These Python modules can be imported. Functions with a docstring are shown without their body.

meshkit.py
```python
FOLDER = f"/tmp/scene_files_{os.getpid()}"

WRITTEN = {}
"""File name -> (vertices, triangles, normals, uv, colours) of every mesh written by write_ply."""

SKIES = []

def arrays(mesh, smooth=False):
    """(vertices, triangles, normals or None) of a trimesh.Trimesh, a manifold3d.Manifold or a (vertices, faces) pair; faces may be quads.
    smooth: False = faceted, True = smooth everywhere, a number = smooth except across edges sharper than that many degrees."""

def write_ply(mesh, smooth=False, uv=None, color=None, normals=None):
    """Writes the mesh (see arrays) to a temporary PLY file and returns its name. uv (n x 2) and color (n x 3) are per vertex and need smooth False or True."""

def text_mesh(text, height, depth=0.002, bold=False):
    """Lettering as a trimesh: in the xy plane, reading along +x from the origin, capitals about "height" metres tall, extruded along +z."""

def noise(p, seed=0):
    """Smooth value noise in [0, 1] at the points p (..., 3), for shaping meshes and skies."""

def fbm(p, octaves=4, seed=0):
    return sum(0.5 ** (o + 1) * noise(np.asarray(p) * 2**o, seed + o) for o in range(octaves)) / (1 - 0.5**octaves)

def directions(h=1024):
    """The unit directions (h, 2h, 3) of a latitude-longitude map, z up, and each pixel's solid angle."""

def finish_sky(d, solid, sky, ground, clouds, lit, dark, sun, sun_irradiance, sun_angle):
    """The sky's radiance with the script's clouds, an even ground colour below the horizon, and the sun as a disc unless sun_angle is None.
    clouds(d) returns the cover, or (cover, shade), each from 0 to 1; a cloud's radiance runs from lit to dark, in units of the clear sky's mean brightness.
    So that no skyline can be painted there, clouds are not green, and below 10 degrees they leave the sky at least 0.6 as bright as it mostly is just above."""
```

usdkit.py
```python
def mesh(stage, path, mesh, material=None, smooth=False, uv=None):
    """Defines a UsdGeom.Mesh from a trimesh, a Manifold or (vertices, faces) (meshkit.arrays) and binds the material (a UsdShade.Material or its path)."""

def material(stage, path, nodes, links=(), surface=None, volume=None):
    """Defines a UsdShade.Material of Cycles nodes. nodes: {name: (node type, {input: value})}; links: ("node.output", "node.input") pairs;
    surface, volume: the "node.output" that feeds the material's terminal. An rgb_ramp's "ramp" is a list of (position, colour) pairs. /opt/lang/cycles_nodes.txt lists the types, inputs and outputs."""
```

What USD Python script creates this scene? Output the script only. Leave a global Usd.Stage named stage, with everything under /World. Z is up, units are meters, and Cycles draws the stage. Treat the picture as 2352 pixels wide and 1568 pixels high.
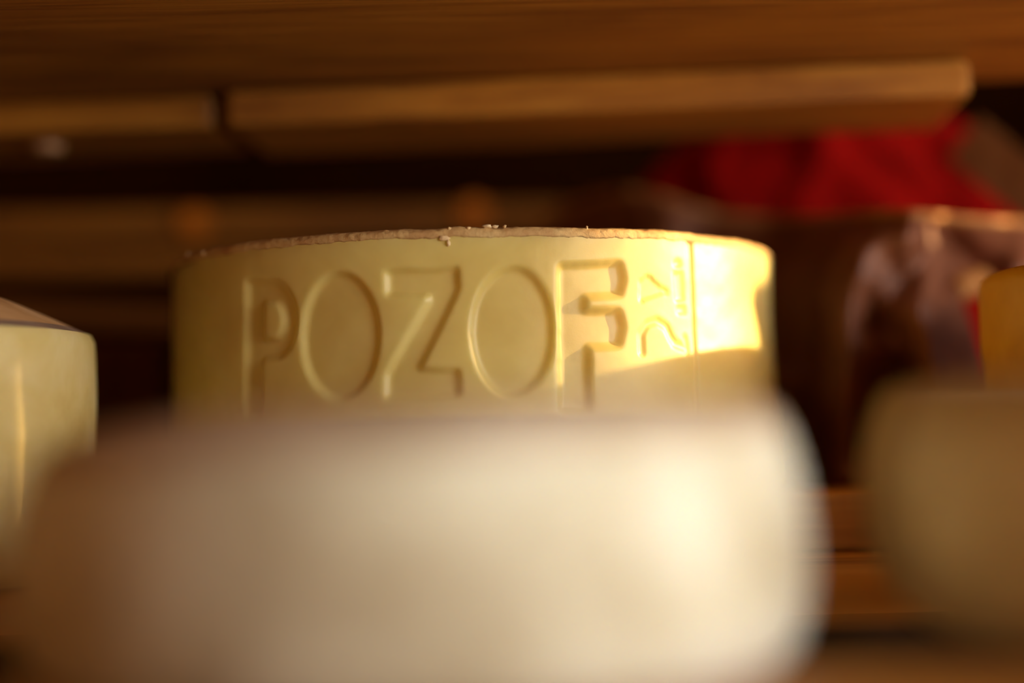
import math, random
import numpy as np, trimesh, usdkit, meshkit
import manifold3d as m3
from shapely.geometry import Polygon, LineString, Point
from shapely import contains_xy
from scipy.spatial import Delaunay
from scipy.interpolate import LinearNDInterpolator, NearestNDInterpolator
from scipy.ndimage import gaussian_filter, map_coordinates
from pxr import Usd, UsdGeom, UsdLux, UsdShade, Gf, Sdf

random.seed(7)
RNG = np.random.default_rng(7)
stage = Usd.Stage.CreateInMemory()
UsdGeom.SetStageUpAxis(stage, UsdGeom.Tokens.z)
UsdGeom.SetStageMetersPerUnit(stage, 1.0)
world = UsdGeom.Xform.Define(stage, '/World')
stage.SetDefaultPrim(world.GetPrim())

# ------------------------------------------------------------------ camera
CZ = 1.20                                   # camera height above the floor
W, H = 2352, 1568
FL, AP = 50.0, 36.0
FPX = W * FL / AP
PITCH, ROLL = math.radians(3.0), 0.025
CAM = np.array([0, 0, CZ])
_F = np.array([0, math.cos(PITCH), math.sin(PITCH)])
_R0, _U0 = np.array([1.0, 0, 0]), np.array([0, -math.sin(PITCH), math.cos(PITCH)])
_R = math.cos(ROLL) * _R0 - math.sin(ROLL) * _U0
_U = math.cos(ROLL) * _U0 + math.sin(ROLL) * _R0
cam = UsdGeom.Camera.Define(stage, '/World/camera')
cam.AddTransformOp().Set(Gf.Matrix4d(*_R, 0, *_U, 0, *(-_F), 0, *CAM, 1))
cam.CreateFocalLengthAttr(FL)
cam.CreateHorizontalApertureAttr(AP)
cam.CreateVerticalApertureAttr(AP * H / W)
cam.CreateClippingRangeAttr(Gf.Vec2f(0.02, 100))
cam.CreateFStopAttr(1.15)
cam.CreateFocusDistanceAttr(0.655)
cam.CreateExposureAttr(0.0)

# ------------------------------------------------------------------ light
def light_xform(l, pos, direction):
    d = np.array(direction, float); d /= np.linalg.norm(d)
    up = np.array([0, 0, 1.0]) if abs(d[2]) < 0.95 else np.array([0, 1.0, 0])
    x = np.cross(d, up); x /= np.linalg.norm(x); u = np.cross(x, d)
    l.AddTransformOp().Set(Gf.Matrix4d(*x, 0, *u, 0, *(-d), 0, *pos, 1))

dome = UsdLux.DomeLight.Define(stage, '/World/sky')
dome.CreateColorAttr(Gf.Vec3f(0.75, 0.85, 1.0)); dome.CreateIntensityAttr(0.6)
SUN_AZ, SUN_EL = math.radians(97), math.radians(13)       # azimuth from the viewer's side towards the right
SUN = np.array([math.sin(SUN_AZ) * math.cos(SUN_EL), -math.cos(SUN_AZ) * math.cos(SUN_EL), math.sin(SUN_EL)])
sun = UsdLux.DistantLight.Define(stage, '/World/sun')
sun.CreateAngleAttr(1.2); sun.CreateColorAttr(Gf.Vec3f(1.0, 0.66, 0.30)); sun.CreateIntensityAttr(5.6); sun.CreateNormalizeAttr(True)
light_xform(sun, (0, 0, 0), -SUN)
WIN_X = 1.15                                                # the right wall with its window
WIN_Y0, WIN_Y1, WIN_Z0, WIN_Z1 = -1.0, 0.30, 0.65, 1.85
SUN_SLIT_Y0, SUN_SLIT_Y1, SUN_SLIT_Z0, SUN_SLIT_Z1 = 0.775, 0.913, 1.15, 1.85
SUN_HOLE_Y0, SUN_HOLE_Y1, SUN_HOLE_Z0, SUN_HOLE_Z1 = 0.925, 1.005, 1.455, 1.575   # unseen hole, added to put sun on the apron and its tie
# sun slit: unseen opening, added to keep the low sun on the stamped wheel
win = UsdLux.RectLight.Define(stage, '/World/window_daylight')
win.CreateWidthAttr(WIN_Y1 - WIN_Y0); win.CreateHeightAttr(WIN_Z1 - WIN_Z0)
win.CreateColorAttr(Gf.Vec3f(1.0, 0.95, 0.85)); win.CreateIntensityAttr(8.4)
light_xform(win, (WIN_X + 0.06, (WIN_Y0 + WIN_Y1) / 2, (WIN_Z0 + WIN_Z1) / 2), (-1, 0, 0))

# ------------------------------------------------------------------ helpers
def ray(px, py):
    x, y = (np.asarray(px, float) - W / 2) / FPX, (H / 2 - np.asarray(py, float)) / FPX
    d = _F + np.multiply.outer(x, _R) + np.multiply.outer(y, _U)
    return d
def at(px, py, Y):
    """The point at distance Y (along y) that the photo shows at the pixel."""
    d = ray(px, py)
    return CAM + d * (np.asarray(Y, float) / d[..., 1])[..., None]
def zat(px, py, Y):
    return float(at(px, py, Y)[2])

used = {}
def numbered(path):
    k = used.get(path, 0); used[path] = k + 1
    return path if k == 0 else f'{path}_{k:03d}'
def data(p, label=None, cat=None, group=None, kind=None):
    for k, v in (('label', label), ('category', cat), ('group', group), ('kind', kind)):
        if v: p.SetCustomDataByKey(k, v)
    return p
ORG = {}
def thing(name, loc, label, cat, group=None, kind=None):
    x = UsdGeom.Xform.Define(stage, numbered('/World/' + name))
    x.AddTranslateOp().Set(Gf.Vec3d(*map(float, loc)))
    ORG[str(x.GetPath())] = np.array(loc, float)
    return data(x.GetPrim(), label, cat, group, kind)
def obj(name, mesh, m, parent=None, smooth=False, label=None):
    """A mesh given in world coordinates, as a part under parent or under /World."""
    path = numbered((str(parent.GetPath()) if parent else '/World') + '/' + name)
    o = np.zeros(3)
    if parent:
        o = ORG[str(parent.GetPath())]
        ORG[path] = o
    if hasattr(mesh, 'to_mesh'):
        q = mesh.to_mesh(); mesh = (q.vert_properties[:, :3], q.tri_verts)
    if isinstance(mesh, trimesh.Trimesh): mesh = (mesh.vertices, mesh.faces)
    p = usdkit.mesh(stage, path, (np.asarray(mesh[0]) - o, mesh[1]), m, smooth=smooth).GetPrim()
    return data(p, label)
def board(L, D, T, bev=0.003, wav=0.0012, seed=0, seg=60, cuts=None):
    """A plank of length L (x), depth D (y), thickness T (z), centred, with eased and slightly uneven edges."""
    b = min(bev, T * 0.3)
    prof = np.array([(-D/2 + b, -T/2), (D/2 - b, -T/2), (D/2 - b*.3, -T/2 + b*.3), (D/2, -T/2 + b), (D/2, T/2 - b), (D/2 - b*.3, T/2 - b*.3), (D/2 - b, T/2),
                     (-D/2 + b, T/2), (-D/2 + b*.3, T/2 - b*.3), (-D/2, T/2 - b), (-D/2, -T/2 + b), (-D/2 + b*.3, -T/2 + b*.3)])
    n, xs = len(prof), np.linspace(-L/2, L/2, seg)
    xs = np.concatenate([[xs[0]], [xs[0] + b], xs[1:-1], [xs[-1] - b], [xs[-1]]])
    V, F = [], []
    for i, x in enumerate(xs):
        q = prof.copy()
        if i in (0, len(xs) - 1): q = q * (1 - 0.6 * b / np.array([D/2, T/2]))
        p = np.column_stack([np.full(n, x), q])
        w = (meshkit.noise(np.column_stack([np.full(n, x * 9), q * 14]) + 17.3 * seed, seed) - .5) * 2 * wav
        p[:, 1] += w; p[:, 2] += w * 0.7
        V.append(p)
    for i in range(len(xs) - 1):
        for j in range(n):
            a, c = i * n + j, i * n + (j + 1) % n
            F += [(a, c, c + n), (a, c + n, a + n)]
    V = np.vstack(V); k = len(V)
    V = np.vstack([V, [[xs[0], 0, 0]], [[xs[-1], 0, 0]]])
    for j in range(n):
        F += [(k, (j + 1) % n, j), (k + 1, (len(xs) - 1) * n + j, (len(xs) - 1) * n + (j + 1) % n)]
    t = trimesh.Trimesh(V, np.array(F)[:, ::-1], process=False)
    if t.volume < 0: t.invert()
    return t
def place(t, loc, rz=0, ry=0, rx=0):
    t = t.copy()
    t.apply_transform(trimesh.transformations.euler_matrix(rx, ry, rz))
    t.apply_translation(loc)
    return t
def between(t_len, D, T, p, q, **k):
    """A board whose long axis runs from p to q."""
    p, q = np.array(p, float), np.array(q, float); d = q - p
    t = board(np.linalg.norm(d), D, T, **k)
    return place(t, (p + q) / 2, rz=math.atan2(d[1], d[0]), ry=-math.atan2(d[2], math.hypot(d[0], d[1])))

# ------------------------------------------------------------------ materials
LK = '/World/Looks/'
UsdGeom.Scope.Define(stage, '/World/Looks')
def wood(name, dark, mid, lite, scale=1.0, rough=0.6, axis='x', bump=0.25, spec=0.35):
    sc = {'x': (2.2, 45, 45), 'z': (45, 45, 2.2), 'y': (45, 2.2, 45)}[axis]
    sc2 = {'x': (1.6, 8, 8), 'z': (8, 8, 1.6), 'y': (8, 1.6, 8)}[axis]
    return usdkit.material(stage, LK + name, {
        'tc': ('geometry', {}),
        'm1': ('mapping', {'scale': tuple(scale * s for s in sc)}), 'm2': ('mapping', {'scale': tuple(scale * s for s in sc2)}),
        'n1': ('noise_texture', {'scale': 3.0, 'detail': 6.0, 'roughness': 0.65, 'distortion': 0.6}),
        'n2': ('noise_texture', {'scale': 1.4, 'detail': 3.0, 'roughness': 0.5, 'distortion': 1.2}),
        'r1': ('rgb_ramp', {'ramp': [(0.28, dark), (0.5, mid), (0.72, lite)]}),
        'r2': ('rgb_ramp', {'ramp': [(0.3, (0.45, 0.36, 0.3)), (0.55, (1, 1, 1)), (0.75, (1.0, 1.0, 1.0))]}),
        'mx': ('mix_color', {'blend_type': 'multiply', 'fac': 0.8}),
        'b': ('bump', {'strength': bump, 'distance': 0.002}),
        'p': ('principled_bsdf', {'roughness': rough, 'specular_ior_level': spec})},
        [('tc.position', 'm1.vector'), ('tc.position', 'm2.vector'), ('m1.vector', 'n1.vector'), ('m2.vector', 'n2.vector'), ('n1.fac', 'r1.fac'), ('n2.fac', 'r2.fac'),
         ('r1.color', 'mx.a'), ('r2.color', 'mx.b'), ('mx.result', 'p.base_color'), ('n1.fac', 'b.height'), ('b.normal', 'p.normal')], surface='p.BSDF')
def mottled(name, a, b, c, scale=14, rough=0.55, bump=0.15, sss=0.0, sss_scale=0.004, spec=0.3, bscale=90, bdist=0.001, stretch=(1, 1, 1)):
    return usdkit.material(stage, LK + name, {
        'tc': ('geometry', {}),
        'm': ('mapping', {'scale': stretch}),
        'n1': ('noise_texture', {'scale': scale, 'detail': 4.0, 'roughness': 0.55, 'distortion': 0.4}),
        'n2': ('noise_texture', {'scale': bscale, 'detail': 5.0, 'roughness': 0.6}),
        'r': ('rgb_ramp', {'ramp': [(0.3, a), (0.5, b), (0.68, c)]}),
        'bm': ('bump', {'strength': bump, 'distance': bdist}),
        'p': ('principled_bsdf', {'roughness': rough, 'specular_ior_level': spec, 'subsurface_weight': sss, 'subsurface_scale': sss_scale, 'subsurface_radius': (1.0, 0.65, 0.25)})},
        [('tc.position', 'm.vector'), ('m.vector', 'n1.vector'), ('tc.position', 'n2.vector'), ('n1.fac', 'r.fac'), ('r.color', 'p.base_color'), ('n2.fac', 'bm.height'), ('bm.normal', 'p.normal')], surface='p.BSDF')

M = {}
M['board_wood'] = wood('board_wood', (0.20, 0.062, 0.004), (0.33, 0.125, 0.010), (0.46, 0.20, 0.022))
M['beam_wood'] = wood('beam_wood', (0.24, 0.075, 0.005), (0.42, 0.16, 0.014), (0.55, 0.25, 0.03))
M['low_wood'] = wood('low_wood', (0.28, 0.09, 0.007), (0.46, 0.18, 0.018), (0.58, 0.27, 0.04))
M['rear_wood'] = wood('rear_wood', (0.16, 0.05, 0.003), (0.26, 0.095, 0.006), (0.36, 0.15, 0.012), rough=0.7)
M['post_wood'] = wood('post_wood', (0.10, 0.022, 0.004), (0.16, 0.04, 0.007), (0.2, 0.06, 0.01), axis='z', rough=0.7)
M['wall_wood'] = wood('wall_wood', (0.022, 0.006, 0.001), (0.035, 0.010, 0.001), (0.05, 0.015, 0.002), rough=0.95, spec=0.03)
M['room_wood'] = wood('room_wood', (0.16, 0.06, 0.01), (0.26, 0.11, 0.02), (0.34, 0.16, 0.03), rough=0.85)
M['knot'] = mottled('knot', (0.5, 0.14, 0.006), (0.6, 0.17, 0.008), (0.66, 0.21, 0.012), scale=60)
M['pale_knot'] = mottled('pale_knot', (0.36, 0.18, 0.08), (0.42, 0.22, 0.10), (0.5, 0.27, 0.13), scale=60)
M['rind'] = mottled('rind', (0.68, 0.50, 0.14), (0.76, 0.59, 0.185), (0.80, 0.65, 0.24), scale=16, rough=0.42, bump=0.12, sss=0.35, sss_scale=0.004, spec=0.4, bscale=160, bdist=0.0008)
M['top_crust'] = mottled('top_crust', (0.44, 0.23, 0.09), (0.54, 0.33, 0.13), (0.64, 0.44, 0.19), scale=70, rough=0.75, bump=0.5, bscale=420, bdist=0.001)
M['crumb'] = mottled('crumb', (0.7, 0.45, 0.2), (0.75, 0.52, 0.26), (0.8, 0.6, 0.35), scale=120, rough=0.7)
M['white_rind'] = mottled('white_rind', (0.44, 0.35, 0.21), (0.75, 0.70, 0.53), (0.88, 0.87, 0.78), scale=17, rough=0.7, bump=0.3, sss=0.2, sss_scale=0.003, bscale=70)
M['white_top'] = mottled('white_top', (0.38, 0.24, 0.14), (0.50, 0.33, 0.21), (0.62, 0.46, 0.32), scale=22, rough=0.75, bump=0.3)
M['grey_rind'] = mottled('grey_rind', (0.36, 0.23, 0.08), (0.64, 0.46, 0.19), (0.78, 0.6, 0.3), scale=17, rough=0.75, bump=0.35, bscale=70)
M['grey_top'] = mottled('grey_top', (0.38, 0.24, 0.12), (0.5, 0.33, 0.18), (0.58, 0.40, 0.24), scale=30, rough=0.75)
M['pale_rind'] = mottled('pale_rind', (0.60, 0.42, 0.13), (0.70, 0.53, 0.20), (0.76, 0.60, 0.28), scale=24, rough=0.5, bump=0.15, sss=0.25)
M['pale_top'] = mottled('pale_top', (0.55, 0.27, 0.1), (0.66, 0.36, 0.15), (0.74, 0.45, 0.22), scale=40, rough=0.6)
M['pale_rim_shade'] = mottled('pale_rim_shade', (0.24, 0.15, 0.10), (0.32, 0.20, 0.14), (0.4, 0.26, 0.18), scale=40, rough=0.7)  # shading along the rim of the domed wheel, put into the colour
M['amber_rind'] = mottled('amber_rind', (0.42, 0.20, 0.012), (0.50, 0.26, 0.02), (0.56, 0.31, 0.035), scale=20, rough=0.5, bump=0.15, sss=0.2)
M['red_cotton'] = mottled('red_cotton', (0.24, 0.002, 0.001), (0.32, 0.0025, 0.0012), (0.38, 0.0035, 0.0018), scale=40, rough=0.9, bump=0.3, bscale=900, bdist=0.0004, spec=0.1)
M['dark_cotton'] = mottled('dark_cotton', (0.025, 0.014, 0.008), (0.035, 0.02, 0.011), (0.045, 0.026, 0.015), scale=40, rough=0.9, spec=0.1)
M['leather'] = mottled('leather', (0.13, 0.035, 0.012), (0.23, 0.08, 0.038), (0.32, 0.13, 0.07), scale=22, rough=0.52, bump=0.2, bscale=300, bdist=0.0006, spec=0.6)
M['leather_edge'] = mottled('leather_edge', (0.40, 0.16, 0.04), (0.5, 0.22, 0.06), (0.6, 0.3, 0.1), scale=60, rough=0.6)
M['strap_leather'] = mottled('strap_leather', (0.20, 0.08, 0.025), (0.26, 0.11, 0.04), (0.32, 0.15, 0.06), scale=40, rough=0.6)
M['skin'] = mottled('skin', (0.35, 0.15, 0.08), (0.42, 0.19, 0.10), (0.48, 0.23, 0.13), scale=30, rough=0.55)
M['plaster'] = mottled('plaster', (0.5, 0.38, 0.22), (0.56, 0.43, 0.26), (0.6, 0.47, 0.3), scale=3, rough=0.9)
M['stone_floor'] = mottled('stone_floor', (0.2, 0.13, 0.07), (0.28, 0.19, 0.11), (0.34, 0.24, 0.15), scale=5, rough=0.8)
M['frame_paint'] = mottled('frame_paint', (0.4, 0.22, 0.08), (0.45, 0.26, 0.1), (0.5, 0.3, 0.12), scale=20, rough=0.6)
pane = usdkit.material(stage, LK + 'pane', {'t': ('transparent_bsdf', {'color': (0.97, 0.97, 0.95)}), 'g': ('glossy_bsdf', {'roughness': 0.02, 'color': (1, 1, 1)}), 'f': ('fresnel', {'IOR': 1.45}), 'x': ('mix_closure', {})},
                       [('f.fac', 'x.fac'), ('t.BSDF', 'x.closure1'), ('g.BSDF', 'x.closure2')], surface='x.closure')

# ------------------------------------------------------------------ the room
def box(x0, x1, y0, y1, z0, z1):
    t = trimesh.creation.box([x1 - x0, y1 - y0, z1 - z0]); t.apply_translation([(x0 + x1) / 2, (y0 + y1) / 2, (z0 + z1) / 2]); return t
RX0, RX1, RY0, RY1, RZ1 = -1.8, WIN_X, -2.2, 2.1, 2.5
def struct(name, mesh, m):
    p = obj(name, mesh, m); return data(p, kind='structure')
struct('floor', box(RX0 - .1, RX1 + .1, RY0 - .1, RY1 + .1, -.1, 0), M['stone_floor'])
struct('ceiling', box(RX0 - .1, RX1 + .1, RY0 - .1, RY1 + .1, RZ1, RZ1 + .1), M['room_wood'])
struct('wall_left', box(RX0 - .1, RX0, RY0, RY1, 0, RZ1), M['room_wood'])
struct('wall_front', box(RX0 - .1, RX1 + .1, RY0 - .1, RY0, 0, RZ1), M['plaster'])
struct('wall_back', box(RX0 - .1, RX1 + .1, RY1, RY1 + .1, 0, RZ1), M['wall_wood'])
wr = m3.Manifold.cube([.1, RY1 - RY0, RZ1]).translate([RX1, RY0, 0]) - m3.Manifold.cube([.3, WIN_Y1 - WIN_Y0, WIN_Z1 - WIN_Z0]).translate([RX1 - .1, WIN_Y0, WIN_Z0])
wr = wr - m3.Manifold.cube([.3, SUN_SLIT_Y1 - SUN_SLIT_Y0, SUN_SLIT_Z1 - SUN_SLIT_Z0]).translate([RX1 - .1, SUN_SLIT_Y0, SUN_SLIT_Z0])
wr = wr - m3.Manifold.cube([.3, SUN_HOLE_Y1 - SUN_HOLE_Y0, SUN_HOLE_Z1 - SUN_HOLE_Z0]).translate([RX1 - .1, SUN_HOLE_Y0, SUN_HOLE_Z0])
struct('wall_right', wr, M['plaster'])
for k, (y0, y1, z0, z1) in enumerate(((WIN_Y0, WIN_Y1, WIN_Z0, WIN_Z1), (SUN_SLIT_Y0, SUN_SLIT_Y1, SUN_SLIT_Z0, SUN_SLIT_Z1), (SUN_HOLE_Y0, SUN_HOLE_Y1, SUN_HOLE_Z0, SUN_HOLE_Z1)), 1):  # the slit and the small hole are added only to aim the sun
    wp = UsdGeom.Xform.Define(stage, f'/World/window_{k}').GetPrim(); ORG[f'/World/window_{k}'] = np.zeros(3); data(wp, kind='structure')
    fr = m3.Manifold.cube([.05, y1 - y0, z1 - z0]).translate([RX1 + .02, y0, z0]) - m3.Manifold.cube([.2, y1 - y0 - .04, z1 - z0 - .04]).translate([RX1 - .05, y0 + .02, z0 + .02])
    obj('opening_frame', fr, M['frame_paint'], wp)
    obj('opening_pane', box(RX1 + .075, RX1 + .079, y0 + .01, y1 - .01, z0 + .01, z1 - .01), pane, wp)

# ------------------------------------------------------------------ the rack and its boards
Z_LOW = CZ - 0.070                     # top of the lower boards
Z_SLAT = CZ - 0.0413                   # top of the battens under the stamped wheel
YAW = 0.074
Z_UP = CZ + 0.194                      # underside of the upper board
c, s = math.cos(-YAW), math.sin(-YAW)
def yawed(x, y, z):                    # frame of the upper shelf: turned a little about (0, .8)
    return (x * c - (y - .8) * s, .8 + x * s + (y - .8) * c, z)

ub = place(board(1.5, .50, .03, seed=3, seg=120, wav=.0006), yawed(-.24, .62, Z_UP + .015), rz=-YAW)
up_board = obj('shelf_board', ub, M['board_wood'], smooth=30)
data(up_board, 'wide orange-brown shelf board overhead, its grained underside filling the top of the picture', 'shelf board')

rack = thing('ripening_rack', (0, .9, 0), 'dark trestle under the lower boards, with a short red-brown upright between the left cheeses', 'rack')
RX_END = .263
def beam(x0, x1, z0, z1, y0, y1, seed):
    return place(board(x1 - x0, y1 - y0, z1 - z0, bev=.004, seed=seed, seg=50, wav=.0015), yawed((x0 + x1) / 2, (y0 + y1) / 2, (z0 + z1) / 2), rz=-YAW)
lb = obj('cross_beam', beam(-.163, RX_END - .004, Z_UP - .0235, Z_UP - .0015, .800, .895, 5), M['beam_wood'], smooth=30)
data(lb, 'long pale orange wooden beam with a square right end, under the overhead shelf board', 'beam')
bb = thing('cross_beam', yawed(-.56, .85, Z_UP - .02), 'darker brown wooden beam at the upper left, butting against the long pale beam', 'beam')
obj('beam_body', beam(-.95, -.172, Z_UP - .0215, Z_UP - .0015, .808, .895, 9), M['board_wood'], bb, smooth=30)
pk = at(110, 328, .862); pk[2] = yawed(0, 0, Z_UP - .0225)[2]
t = trimesh.creation.cylinder(radius=.009, height=.007, sections=24); t.apply_translation(pk)
obj('peg', t, M['pale_knot'], bb, smooth=30, label='round pale peg end')

u1 = place(board(1.6, .42, .024, seed=11, seg=80), (-.05, .494 + .21, Z_LOW - .012))
v = u1.vertices; sel = v[:, 1] < .51                       # its front edge is undercut
v[sel, 1] += np.clip(Z_LOW - .004 - v[sel, 2], 0, 1) * 8.0; u1.vertices = v
b1 = obj('shelf_board', u1, M['low_wood'], smooth=30)
data(b1, 'lower wooden board running behind the white foreground cheese, under the battens', 'shelf board')
b2 = obj('shelf_board', place(board(1.6, .18, .024, seed=12, seg=80), (-.05, .388 - .09, Z_LOW - .012)), M['low_wood'], smooth=30)
data(b2, 'nearest wooden board at the bottom edge, under the white foreground cheese', 'shelf board')
for k, (y0, y1, x1) in enumerate(((.700, .758, .195), (.872, .910, .115))):
    t = obj('wooden_batten', place(board(x1 + .19, y1 - y0, Z_SLAT - Z_LOW, seed=20 + k, seg=40), ((x1 - .19) / 2, (y0 + y1) / 2, (Z_SLAT + Z_LOW) / 2 + .0004)), M['low_wood'], smooth=30)
    data(t, ['front batten under the stamped yellow wheel, its edge showing between the cheeses at right', 'rear batten under the stamped yellow wheel, behind the front one'][k], 'batten')
for x in (-.78, .68):
    for y in (.27, .86):
        obj('post', place(board(Z_LOW - .076, .05, .05, seed=30), (x, y, (Z_LOW - .076) / 2), ry=math.pi / 2), M['post_wood'], rack, smooth=30)
    obj('bearer', place(board(.68, .05, .05, seed=33), (x, .565, Z_LOW - .0255 - .025), rz=math.pi / 2), M['post_wood'], rack, smooth=30)
stand = thing('shelf_stand', (0, .85, 0), 'tall wooden posts at the ends of the overhead beams', 'stand')
for x in (-.93, .58):
    obj('post', place(board(Z_UP - .026, .05, .05, seed=31), (x, .98, (Z_UP - .026) / 2), ry=math.pi / 2), M['post_wood'], stand, smooth=30)
    obj('arm', place(board(.22, .04, .04, seed=32), (x * .99, .90, Z_UP - .0465), rz=math.pi / 2), M['post_wood'], stand, smooth=30)
# short upright between the left cheese and the stamped wheel
p0, p1 = at(232, 790, .93), at(336, 790, .93)
ux = (p0[0] + p1[0]) / 2
obj('upright', place(board(p0[2] - Z_LOW, p1[0] - p0[0], .05, bev=.003, seed=35, seg=20), (ux, .935, (p0[2] + Z_LOW) / 2), ry=math.pi / 2), M['post_wood'], rack, smooth=30, label='short dark red-brown upright')

# ------------------------------------------------------------------ boards further back
scr = thing('plank_screen', (-.3, 1.12, 0), 'rough horizontal planks on posts behind the cheeses at left', 'plank screen')
def rear(pxa, pya0, pya1, pxb, pyb0, pyb1, Y, seed, m='rear_wood', T=.03):
    a0, a1, b0, b1_ = at(pxa, pya0, Y), at(pxa, pya1, Y), at(pxb, pyb0, Y), at(pxb, pyb1, Y)
    p, q = (a0 + a1) / 2, (b0 + b1_) / 2; h = (a0[2] - a1[2] + b0[2] - b1_[2]) / 2
    t = between(0, T, h, p, q, seed=seed, bev=.004); t.apply_translation((0, T / 2, 0))
    return obj('plank', t, M[m], scr, smooth=30)
rear(-500, 496, 566, 1320, 456, 540, 1.10, 41)
rear(-500, 574, 646, 900, 562, 630, 1.07, 42)
rear(-500, 690, 700, 700, 690, 800, 1.05, 43)
pt = zat(1240, 492, 1.12)
for x in (-.62, .02):
    obj('post', place(board(pt, .05, .05, seed=44), (x, 1.165, pt / 2), ry=math.pi / 2), M['post_wood'], scr, smooth=30)
for (px, py, Y, r) in ((450, 512, 1.10, .011), (1090, 492, 1.10, .012)):  # the right-hand disc stands in for an orange-lit stretch of plank
    cc = at(px, py, Y)
    t = trimesh.creation.cylinder(radius=r, height=.012, sections=24); t.apply_transform(trimesh.transformations.rotation_matrix(math.pi / 2, (1, 0, 0))); t.apply_translation(cc)
    obj('peg', t, M['knot'], scr, smooth=30, label='round orange disc, peg end at left and lit spot at right')

# ------------------------------------------------------------------ cheeses
def lathe(prof, phis, centre, disp=None):
    """prof: (r, z) rows from the top centre round to the bottom centre; phi = 0 faces the viewer, positive to the right."""
    prof = np.asarray(prof, float); n, m = len(phis), len(prof)
    P, R = np.meshgrid(phis, prof[:, 0]); Z = np.repeat(prof[:, 1][:, None], n, 1)
    if disp is not None: R, Z = disp(P, R, Z)
    V = np.stack([R * np.sin(P), -R * np.cos(P), Z], -1).reshape(-1, 3) + np.asarray(centre)
    i, j = np.meshgrid(np.arange(m - 1), np.arange(n), indexing='ij'); j2 = (j + 1) % n
    a, b, c_, d = i * n + j, i * n + j2, (i + 1) * n + j2, (i + 1) * n + j
    F = np.concatenate([np.stack([a, d, c_], -1).reshape(-1, 3), np.stack([a, c_, b], -1).reshape(-1, 3)])
    return V, F
def smooth_profile(pts, n=60):
    """Rounded profile through control points by corner cutting, then even steps."""
    p = np.array(pts, float)
    for _ in range(4):
        q = [p[0]]
        for u, v in zip(p[:-1], p[1:]): q += [u * .75 + v * .25, u * .25 + v * .75]
        q.append(p[-1]); p = np.array(q)
    d = np.r_[0, np.cumsum(np.linalg.norm(np.diff(p, axis=0), axis=1))]
    t = np.linspace(0, d[-1], n)
    return np.column_stack([np.interp(t, d, p[:, 0]), np.interp(t, d, p[:, 1])])
PH = np.linspace(-math.pi, math.pi, 161)[:-1]
def bumpy(amp, sc, seed, extra=None):
    def f(P, R, Z):
        q = np.stack([np.sin(P) * R * sc, np.cos(P) * R * sc, Z * sc], -1) + 31.7 * seed
        n = (meshkit.fbm(q, 3, seed) - .5) * 2 * amp
        R2, Z2 = R * (1 + n / np.maximum(R.max(), 1e-6) * np.clip(R / R.max(), 0, 1)), Z + n * .35
        return extra(P, R2, Z2) if extra else (R2, Z2)
    return f

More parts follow.
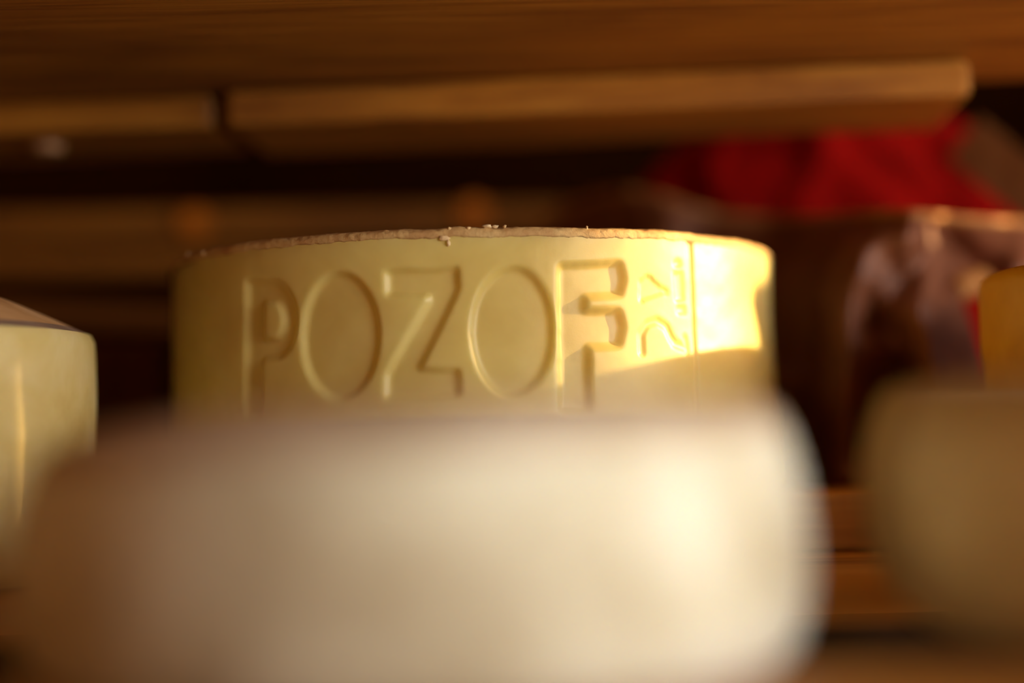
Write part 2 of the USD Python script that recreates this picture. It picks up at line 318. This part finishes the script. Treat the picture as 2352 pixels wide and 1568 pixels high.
# --- the stamped wheel
SC = np.array([-.023, .8097]); SR = .1685
s_top = zat(1120, 522, SC[1] - SR); s_bot = Z_SLAT
def surf(px, py):
    """Where the pixel's ray meets the wheel's side: (arc length from the front, height)."""
    d = ray(px, py); o = CAM[:2] - SC
    a = d[..., 0] ** 2 + d[..., 1] ** 2; b = o[0] * d[..., 0] + o[1] * d[..., 1]; cc = o @ o - SR ** 2
    t = (-b - np.sqrt(np.maximum(b * b - a * cc, 0))) / a
    x, y, z = o[0] + t * d[..., 0], o[1] + t * d[..., 1], CZ + t * d[..., 2]
    return np.stack([SR * np.arctan2(x, -y), z], -1)
def S(pts):
    p = np.array(pts, float); return surf(p[:, 0], p[:, 1])
def ell(cx, cy, rx, ry, n=48):
    t = np.linspace(0, 2 * np.pi, n, endpoint=False)
    return np.column_stack([cx + rx * np.cos(t), cy + ry * np.sin(t)])
def arc(cx, cy, rx, ry, a0, a1, n=24):
    t = np.radians(np.linspace(a0, a1, n)); return np.column_stack([cx + rx * np.cos(t), cy + ry * np.sin(t)])
letters = []
bowl = np.vstack([[(566, 646)], arc(628, 735, 51, 89, -90, 90), [(602, 826), (600, 960), (566, 960)]])
cnt = np.vstack([[(604, 694)], arc(626, 737, 26, 43, -90, 90), [(604, 780)]])
letters.append(Polygon(S(bowl), [S(cnt)]))
letters.append(Polygon(S(ell(781, 772, 87, 144))))
letters.append(Polygon(S([(886, 624), (1050, 618), (1052, 668), (1028, 716), (962, 846), (1052, 852), (1056, 912), (888, 916), (888, 862), (984, 690), (984, 676), (888, 680)])))
letters.append(Polygon(S(ell(1177, 760, 93, 146))))
letters.append(Polygon(S([(1288, 612), (1424, 606), (1432, 640), (1424, 674), (1342, 676), (1342, 716), (1422, 716), (1430, 750), (1422, 790), (1348, 792), (1350, 940), (1290, 940)])).buffer(.0008))
small = [Polygon(S(ell(1556, 606, 9, 9, 16))), Polygon(S([(1548, 627), (1566, 627), (1570, 690), (1553, 692)])).buffer(.0004), Polygon(S([(1556, 704), (1572, 704), (1573, 720), (1557, 720)])).buffer(.0004),
         LineString(S([(1474, 688), (1474, 648), (1492, 640), (1508, 660), (1530, 672)])).buffer(.0013), Polygon(S([(1470, 648), (1486, 632), (1530, 672), (1470, 690)])).buffer(.0003),
         LineString(S([(1474, 810), (1473, 765), (1486, 744), (1508, 737), (1530, 752), (1542, 780), (1552, 790)])).buffer(.0016), LineString(S([(1548, 790), (1574, 800)])).buffer(.0017), LineString(S([(1572, 776), (1578, 812)])).buffer(.0013)]
seam_r = LineString(S([(1583, 535), (1590, 700), (1598, 960)])).buffer(.0017)
seam_l = LineString(S([(452, 600), (456, 760), (462, 960)]))
U0, U1, V0, V1, ST = -.30, .30, s_bot - .01, s_top + .01, .0003
gu, gv = np.arange(U0, U1, ST), np.arange(V0, V1, ST)
GU, GV = np.meshgrid(gu, gv)
relief = np.zeros_like(GU)
def stamp(poly, depth, blur):
    global relief
    x0, y0, x1, y1 = poly.bounds; pad = .006
    i0, i1 = np.searchsorted(gv, (y0 - pad, y1 + pad)); j0, j1 = np.searchsorted(gu, (x0 - pad, x1 + pad))
    g = contains_xy(poly, GU[i0:i1, j0:j1], GV[i0:i1, j0:j1]).astype(float)
    g = np.pad(g, 1, mode='edge'); g = gaussian_filter(g, blur / ST, mode='nearest')[1:-1, 1:-1]
    relief[i0:i1, j0:j1] = np.minimum(relief[i0:i1, j0:j1], -depth * g)
for L in letters: stamp(L, .0029, .0013)
for L in small: stamp(L, .0011, .0008)
stamp(seam_r, .0013, .0005)
# a dent in the right flank and the step of the mould's overlap at left
dn = S([(1752, 690)])[0]
relief -= .0032 * np.exp(-(((GU - dn[0]) / .030) ** 2 + ((GV - dn[1]) / .014) ** 2))
sl = S([(452, 600), (462, 960)]); us = np.interp(GV, sl[::-1, 1], sl[::-1, 0])
relief -= .0032 / (1 + np.exp(np.clip((GU - us) / .0004, -50, 50)))
def side_disp(P, R, Z):
    u, v = P * SR, Z
    r = map_coordinates(relief, [(v - V0) / ST, (u - U0) / ST], order=1, mode='nearest')
    inside = (np.abs(u) < .295)
    r = np.where(inside, r, relief[:, 0].min() * (u < 0))
    n = (meshkit.fbm(np.stack([np.sin(P) * 3.2, np.cos(P) * 3.2, (Z - CZ) * 22], -1) + 9, 4, 5) - .5) * .0022
    fl = np.clip((s_top - Z) / (s_top - s_bot), 0, 1)
    full = np.clip((R - SR * .985) / (SR * .015), 0, 1)
    return R + full * r + n + .002 * fl ** 1.5, Z + (meshkit.fbm(np.stack([np.sin(P) * 9, np.cos(P) * 9, Z * 0], -1), 3, 8) - .5) * .0016
phis = np.concatenate([np.arange(-.30, .30, .00055) / SR, np.linspace(.30 / SR, 2 * math.pi - .30 / SR, 70)[1:-1]])
e = .0035
hs = np.linspace(s_top - e, s_bot + .004, 270)
prof_side = np.vstack([[(SR - e * (1 - math.sin(t)), s_top - e * (1 - math.cos(t))) for t in np.linspace(.5, 1.45, 8)], np.column_stack([np.full(len(hs), SR), hs]), [(SR - .002, s_bot + .001), (SR - .006, s_bot), (SR * .5, s_bot), (0.0005, s_bot)]])
stamped = thing('cheese_wheel', (SC[0], SC[1], s_bot), 'yellow cheese wheel with large letters pressed into its side, sharp in the middle', 'cheese')
obj('rind', lathe(prof_side, phis, (SC[0], SC[1], 0), side_disp), M['rind'], stamped, smooth=True)
r_in = SR - e * (1 - math.sin(.55))
tp = np.vstack([[(.0005, s_top + .002), (SR * .4, s_top + .002), (SR * .8, s_top + .0017), (SR - .012, s_top + .0014), (SR - .006, s_top + .001)], [(SR - e * (1 - math.sin(t)) , s_top + .0004 - e * (1 - math.cos(t))) for t in np.linspace(0, 1.2, 9)], [(SR + .00005, s_top - .0032), (SR - .0001, s_top - .0042), (SR - .002, s_top - .0046)]])
def crust_disp(P, R, Z):
    n = meshkit.fbm(np.stack([np.sin(P) * R * 420, np.cos(P) * R * 420, Z * 420], -1), 3, 4) - .5
    w = np.clip((R - SR * .9) / (SR * .1), 0, 1)
    big = (meshkit.fbm(np.stack([np.sin(P) * 9, np.cos(P) * 9, Z * 0], -1), 3, 8) - .5) * .0016
    n2 = (meshkit.fbm(np.stack([np.sin(P) * 3.2, np.cos(P) * 3.2, (Z - CZ) * 22], -1) + 9, 4, 5) - .5) * .0022
    lo = np.clip((s_top - .002 - Z) / .002, 0, 1)
    n3 = meshkit.fbm(np.stack([np.sin(P) * 40, np.cos(P) * 40, Z * 0], -1), 3, 6) - .5
    return R + n2 + (n * .0008 + .0002) * w, Z + n * .0012 * w + big + lo * n3 * .0014
obj('top_crust', lathe(tp, phis[::2], (SC[0], SC[1], 0), crust_disp), M['top_crust'], stamped, smooth=True, label='thin pinkish brown crust over the top')
def blob(c_, r, seed):
    t = trimesh.creation.icosphere(subdivisions=2, radius=1.0)
    v = t.vertices * (1 + .8 * (meshkit.noise(t.vertices * 1.7 + seed * 7.7, seed) - .5)[:, None]) * np.array(r)
    return v + np.asarray(c_), t.faces
for k, (px, py, r) in enumerate([(434, 584, (.0006, .0006, .0013)), (470, 583, (.0016, .001, .0009)), (530, 571, (.0008, .0006, .0008)), (586, 562, (.0007, .0006, .0006)), (623, 557, (.0009, .0007, .0006)), (748, 541, (.0008, .0007, .0005)), (1032, 524, (.0009, .001, .0008)), (1076, 523, (.001, .001, .0007)), (1118, 519, (.0022, .0014, .0009)), (1138, 519, (.0013, .001, .0007)), (1160, 519, (.0008, .0008, .0007)), (1351, 523, (.0005, .0005, .0011)), (690, 548, (.0006, .0006, .0006)), (1020, 547, (.0024, .0008, .0012)), (1030, 558, (.0008, .0006, .0015))]):
    d = ray(px, py); o = CAM[:2] - SC
    q = S([(px, py)])[0]; ph = q[0] / SR
    rr = SR - (.0015 if py < 575 and k < 13 else -.0004)
    obj('crumb', blob((SC[0] + rr * math.sin(ph), SC[1] - rr * math.cos(ph), q[1] if k in (13, 14) else max(q[1], s_top - .0015)), r, k), M['crumb'], stamped, smooth=True)

# --- the other wheels
def cheese(name, cx, cy, R, z0, z1, prof, rind_m, top_m, label, amp, seed, extra=None, split=None, rim_shade=None):
    """prof: control points (r / R, height from 0 to 1) from the top centre to the bottom centre; the rows above index split are the top crust."""
    t = thing(name, (cx, cy, z0), label, 'cheese')
    p = smooth_profile([(r * R, z0 + h * (z1 - z0)) for r, h in prof], 90)
    p[0, 0] = p[-1, 0] = .0004
    k = int(np.argmax(p[:, 0] >= split * R))
    f = bumpy(amp, 14, seed, extra)
    k2 = k
    if rim_shade:
        k2 = int(np.argmax(p[:, 0] >= rim_shade[0] * R))
        obj('rim_shade', lathe(p[k:k2 + 1], PH, (cx, cy, 0), f_like(f, p)), M[rim_shade[1]], t, smooth=True, label='purplish grey shade line painted round the rim')
    obj('rind', lathe(p[k2:], PH, (cx, cy, 0), f_like(f, p)), M[rind_m], t, smooth=True)
    obj('top_crust', lathe(p[:k + 1], PH, (cx, cy, 0), f_like(f, p)), M[top_m], t, smooth=True)
    return t, p
def f_like(f, p):
    rm = p[:, 0].max()
    def g(P, R, Z):
        R2 = np.vstack([R, np.full((1, R.shape[1]), rm)]); a, b = f(np.vstack([P, P[:1]]), R2, np.vstack([Z, Z[:1]]))
        return a[:-1], b[:-1]
    return g
FC, FR = (-.031, .440), .1175
f_top = zat(1000, 938, .38)
def left_shoulder(P, R, Z):      # this wheel sags more on its left side
    w = np.clip(np.cos(P + math.radians(80)), 0, 1) ** 1.5
    h = np.clip((Z - (Z_LOW + .045)) / .04, 0, 1)
    return R, Z - w * .012 * h * np.clip((R / FR - .6) / .4, 0, 1)
cheese('white_cheese_wheel', FC[0], FC[1], FR, Z_LOW, f_top, [(0, 1), (.5, 1), (.80, 1), (.92, .985), (.955, .88), (1.0, .66), (1.012, .42), (1.0, .16), (.965, .0), (.88, 0), (.4, 0), (0, 0)],
       'white_rind', 'white_top', 'large whitish cheese wheel with rounded sides, blurred in the foreground', .0025, 3, left_shoulder, split=.94)
RF, RFR = (.226, .446), .115
rf_top = zat(2200, 862, .38)
cheese('grey_cheese_wheel', RF[0], RF[1], RFR, Z_LOW, rf_top, [(0, 1), (.5, 1), (.84, 1), (.93, .985), (.965, .90), (1.0, .7), (1.0, .42), (.96, .2), (.88, .04), (.78, 0), (.4, 0), (0, 0)],
       'grey_rind', 'grey_top', 'mottled grey-brown cheese wheel, blurred at the lower right', .003, 6, split=.90)
RB, RBR = (.3465, .673), .119
rb_top = zat(2252, 628, .69)
rb, _ = cheese('amber_cheese_wheel', RB[0], RB[1], RBR, Z_LOW, rb_top, [(0, 1.01), (.6, 1.01), (.95, 1.0), (.985, .99), (1.0, .96), (1.0, .70), (.985, .66), (.985, .3), (.995, .05), (.96, 0), (.5, 0), (0, 0)],
       'amber_rind', 'top_crust', 'amber cheese wheel cut off by the right edge, beside the apron', .0012, 8, split=.96)
LF, LFR = (-.321, .667), .120
lf_top = zat(200, 757, .70)
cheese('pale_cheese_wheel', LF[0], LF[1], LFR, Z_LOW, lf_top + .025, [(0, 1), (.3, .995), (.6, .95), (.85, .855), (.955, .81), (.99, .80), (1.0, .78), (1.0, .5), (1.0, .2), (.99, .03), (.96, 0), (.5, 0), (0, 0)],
       'pale_rind', 'pale_top', 'pale yellow cheese wheel with an orange domed top, cut off by the left edge', .0012, 10, split=.90, rim_shade=(.975, 'pale_rim_shade'))

# ------------------------------------------------------------------ the person behind the shelf
per = thing('person', (.42, 1.05, 0), 'person in a red shirt and brown leather apron leaning behind the cheeses at right', 'person')
def loft(rows, n=120, fold=None):
    """rows: (cx, cy, z, a, b) ellipses from below to above, closed at both ends."""
    rows = np.array(rows, float); zz = np.interp(np.linspace(rows[0, 2], rows[-1, 2], 260), rows[:, 2], np.arange(len(rows)))
    R = np.column_stack([np.interp(zz, np.arange(len(rows)), rows[:, k]) for k in range(5)])
    R = np.column_stack([gaussian_filter(R[:, k], 2, mode='nearest') for k in range(5)])
    t = np.linspace(-math.pi, math.pi, n, endpoint=False)
    P, CX = np.meshgrid(t, R[:, 0]); g = lambda k: np.repeat(R[:, k][:, None], n, 1)
    f = fold(P, g(2)) if fold else 0
    V = np.stack([g(0) + (g(3) + f) * np.sin(P), g(1) - (g(4) + f) * np.cos(P), g(2)], -1).reshape(-1, 3); m = len(R)
    i, j = np.meshgrid(np.arange(m - 1), np.arange(n), indexing='ij'); j2 = (j + 1) % n
    a, b, c_, d = i * n + j, i * n + j2, (i + 1) * n + j2, (i + 1) * n + j
    F = np.concatenate([np.stack([a, b, c_], -1).reshape(-1, 3), np.stack([a, c_, d], -1).reshape(-1, 3)])
    V = np.vstack([V, [R[0, :3]], [R[-1, :3]]]); k = len(V); jj = np.arange(n); jn = (jj + 1) % n; o = (m - 1) * n
    F = np.concatenate([F, np.stack([np.full(n, k - 2), jn, jj], -1), np.stack([np.full(n, k - 1), o + jj, o + jn], -1)])
    return V, F
torso = [(.33, 1.11, .02, .10, .07), (.33, 1.11, .5, .13, .10), (.33, 1.10, .95, .185, .115), (.31, 1.085, 1.15, .185, .11), (.28, 1.085, 1.27, .185, .11), (.262, 1.085, 1.35, .168, .11), (.253, 1.085, 1.376, .147, .11), (.247, 1.085, 1.40, .107, .105), (.244, 1.085, 1.422, .073, .09), (.2455, 1.085, 1.44, .054, .07), (.2455, 1.08, 1.46, .050, .057), (.2455, 1.07, 1.50, .055, .062), (.2455, 1.06, 1.56, .072, .09), (.2455, 1.06, 1.63, .068, .088), (.2455, 1.065, 1.68, .03, .04)]
inner = [(x, y, z, a * .93, b * .93) for x, y, z, a, b in torso]
obj('body', loft(inner), M['skin'], per, smooth=True)
def shirt_folds(P, Z):
    f = np.zeros_like(P)
    for (p0, z0, k, w, amp) in ((-.95, 1.33, -5.0, .10, .008), (-.62, 1.33, -3.5, .09, .007), (-.35, 1.34, 2.5, .08, .006), (-.1, 1.35, -4, .10, .009), (.18, 1.35, -5.0, .10, .010), (.5, 1.36, -5, .12, .008)):
        f += amp * np.exp(-((P - p0 - k * (Z - z0)) / w) ** 2)
    return f + .004 * (meshkit.fbm(np.stack([np.sin(P) * 3, np.cos(P) * 3, Z * 14], -1), 3, 2) - .5)
def section(z0, z1, grow):
    t = np.array(torso); z = np.unique(np.r_[z0, t[(t[:, 2] > z0) & (t[:, 2] < z1), 2], z1])
    q = np.column_stack([np.interp(z, t[:, 2], t[:, k]) for k in range(5)]); q[:, 3:] += grow
    return q
obj('trousers', loft(section(.01, 1.09, .002)), M['dark_cotton'], per, smooth=True)
shirt_rows = section(1.07, 1.445, .005)
obj('shirt', loft(shirt_rows, 200, shirt_folds), M['red_cotton'], per, smooth=True)

# the leather apron: a creased sheet with its own thickness
ctrl = [  # px, py, distance
    (1200, 520, 1.09), (1240, 520, 1.075), (1200, 900, 1.08), (1200, 1350, 1.08), (1300, 470, 1.045), (1380, 440, 1.01), (1450, 432, .98), (1540, 470, .955), (1660, 492, .945), (1800, 497, .92), (1950, 492, .87), (2030, 484, .835), (2100, 484, .815),
    (1500, 700, .965), (1700, 700, .92), (1850, 640, .865), (1850, 900, .87), (1800, 1100, .90), (1960, 560, .83), (2000, 560, .818), (2100, 535, .808), (2140, 560, .83), (2195, 640, .842), (2175, 652, .838), (2080, 657, .822), (2010, 650, .815), (1975, 600, .815),
    (1955, 680, .815), (1950, 800, .812), (1940, 900, .812), (1930, 1100, .83), (2060, 900, .85), (2020, 740, .830), (2000, 680, .823), (2090, 850, .836), (2075, 800, .822), (2040, 720, .818), (2100, 690, .800), (2120, 760, .798), (2140, 860, .80), (2120, 660, .806), (2170, 700, .815), (2210, 760, .825), (2245, 820, .835), (2205, 660, .830),
    (2100, 1100, .83), (2300, 1100, .85), (2400, 900, .86), (2160, 530, .845), (2210, 600, .868), (2250, 560, .85), (2300, 580, .862), (2352, 560, .86), (2352, 620, .87), (2450, 560, .88), (2500, 700, .9), (2200, 503, .838), (2260, 505, .842), (2352, 510, .85), (2500, 515, .87), (2500, 1350, .9), (1900, 1350, .9), (2250, 636, .88)]
C = np.array(ctrl, float)
lin, nea = LinearNDInterpolator(C[:, :2], C[:, 2]), NearestNDInterpolator(C[:, :2], C[:, 2])
AX, AY = np.arange(1180, 2521, 6.0), np.arange(410, 1371, 6.0)
ax, ay = np.meshgrid(AX, AY); dep = lin(ax, ay); dep = np.where(np.isnan(dep), nea(ax, ay), dep)
dep = gaussian_filter(dep, 2.2)
dep = dep + .8 * (dep - gaussian_filter(dep, 14))
dep = dep + .002 * (meshkit.fbm(np.stack([ax / 60, ay / 90, ax * 0], -1), 3, 12) - .5)
def adepth(px, py): return map_coordinates(dep, [(np.asarray(py) - 410) / 6, (np.asarray(px) - 1180) / 6], order=1, mode='nearest')
top_edge = [(1215, 545), (1245, 512), (1300, 470), (1380, 441), (1450, 432), (1530, 450), (1600, 476), (1660, 491), (1730, 497), (1800, 498), (1880, 497), (1950, 492), (2030, 484), (2110, 487), (2160, 494), (2200, 500), (2280, 505), (2352, 508), (2480, 514)]
te = np.array(top_edge, float); tt = np.r_[0, np.cumsum(np.linalg.norm(np.diff(te, axis=0), axis=1))]
ts = np.linspace(0, tt[-1], 160); te = np.column_stack([gaussian_filter(np.interp(ts, tt, te[:, k]), 2.5, mode='nearest') for k in range(2)])
outline = Polygon(np.vstack([te, [(2480, 632), (2352, 634), (2250, 642), (2205, 645), (2212, 690), (2228, 735), (2246, 790), (2262, 840), (2290, 1000), (2310, 1125), (1900, 1128), (1215, 1085)]]))
step = 8.0
gx, gy = np.meshgrid(np.arange(1216, 2500, step), np.arange(430, 1310, step)); inn = contains_xy(outline.buffer(-step * .55), gx, gy)
bl = np.array([outline.exterior.interpolate(x).coords[0] for x in np.arange(0, outline.exterior.length, step)])
pts = np.vstack([bl, np.column_stack([gx[inn], gy[inn]])])
tri = Delaunay(pts).simplices
cen = pts[tri].mean(1); tri = tri[contains_xy(outline, cen[:, 0], cen[:, 1])]
a2 = np.cross(pts[tri[:, 1]] - pts[tri[:, 0]], pts[tri[:, 2]] - pts[tri[:, 0]]); tri[a2 < 0] = tri[a2 < 0][:, ::-1]
dq = adepth(pts[:, 0], pts[:, 1])
front, back = at(pts[:, 0], pts[:, 1], dq), at(pts[:, 0], pts[:, 1], dq) + np.array([0, .004, 0])
nb, N = len(bl), len(pts); ii = np.arange(nb); jn = (ii + 1) % nb
tri_f = tri                      # pixel y runs down: this order faces the viewer after the flip below
F = np.vstack([tri_f, tri_f[:, ::-1] + N, np.stack([ii, ii + N, jn], -1), np.stack([jn, ii + N, jn + N], -1)])
ap = trimesh.Trimesh(np.vstack([front, back]), F, process=False); ap.fix_normals()
apron = obj('apron', ap, M['leather'], per, smooth=50, label='stiff brown leather apron')
def tube(path, r, n=10):
    path = np.asarray(path, float); T = np.gradient(path, axis=0); T /= np.linalg.norm(T, axis=1)[:, None]
    u = np.cross(T, [0, 0, 1.0]) + 1e-9; u /= np.linalg.norm(u, axis=1)[:, None]; w = np.cross(u, T); a = np.linspace(0, 2 * np.pi, n, endpoint=False)
    rr = np.broadcast_to(r, len(path))
    V = (path[:, None] + rr[:, None, None] * (np.cos(a)[None, :, None] * u[:, None] + np.sin(a)[None, :, None] * w[:, None])).reshape(-1, 3); m = len(path)
    i, j = np.meshgrid(np.arange(m - 1), np.arange(n), indexing='ij'); j2 = (j + 1) % n
    A, B, C_, D = i * n + j, i * n + j2, (i + 1) * n + j2, (i + 1) * n + j
    F = np.concatenate([np.stack([A, B, C_], -1).reshape(-1, 3), np.stack([A, C_, D], -1).reshape(-1, 3)])
    V = np.vstack([V, path[:1], path[-1:]]); k = len(V); jj = np.arange(n); j2 = (jj + 1) % n
    F = np.concatenate([F, np.stack([np.full(n, k - 2), j2, jj], -1), np.stack([np.full(n, k - 1), (m - 1) * n + jj, (m - 1) * n + j2], -1)])
    t = trimesh.Trimesh(V, F, process=False)
    if t.volume < 0: t.invert()
    return t
edge = at(te[:, 0], te[:, 1] + 4, adepth(te[:, 0], te[:, 1] + 6)) + np.array([0, .002, 0])
obj('edge_binding', tube(edge, .0026), M['leather_edge'], apron, smooth=True, label='tan rolled edge of the apron')
kn = at(np.linspace(2188, 2262, 12), np.linspace(668, 640, 12), np.linspace(.838, .85, 12))
obj('waist_tie', tube(kn, .0065 + .002 * np.sin(np.linspace(0, 3.1, 12))), M['leather_edge'], apron, smooth=True, label='light tan knotted tie')
sx, sy = np.linspace(2215, 2520, 20), np.linspace(318, 560, 20)
st = at(sx, sy, np.linspace(.955, .90, 20))
strap = between(0, .004, .034, st[0], st[-1], seed=50, bev=.001)
obj('shoulder_strap', strap, M['strap_leather'], apron, smooth=30, label='tan leather strap slanting over the shirt')
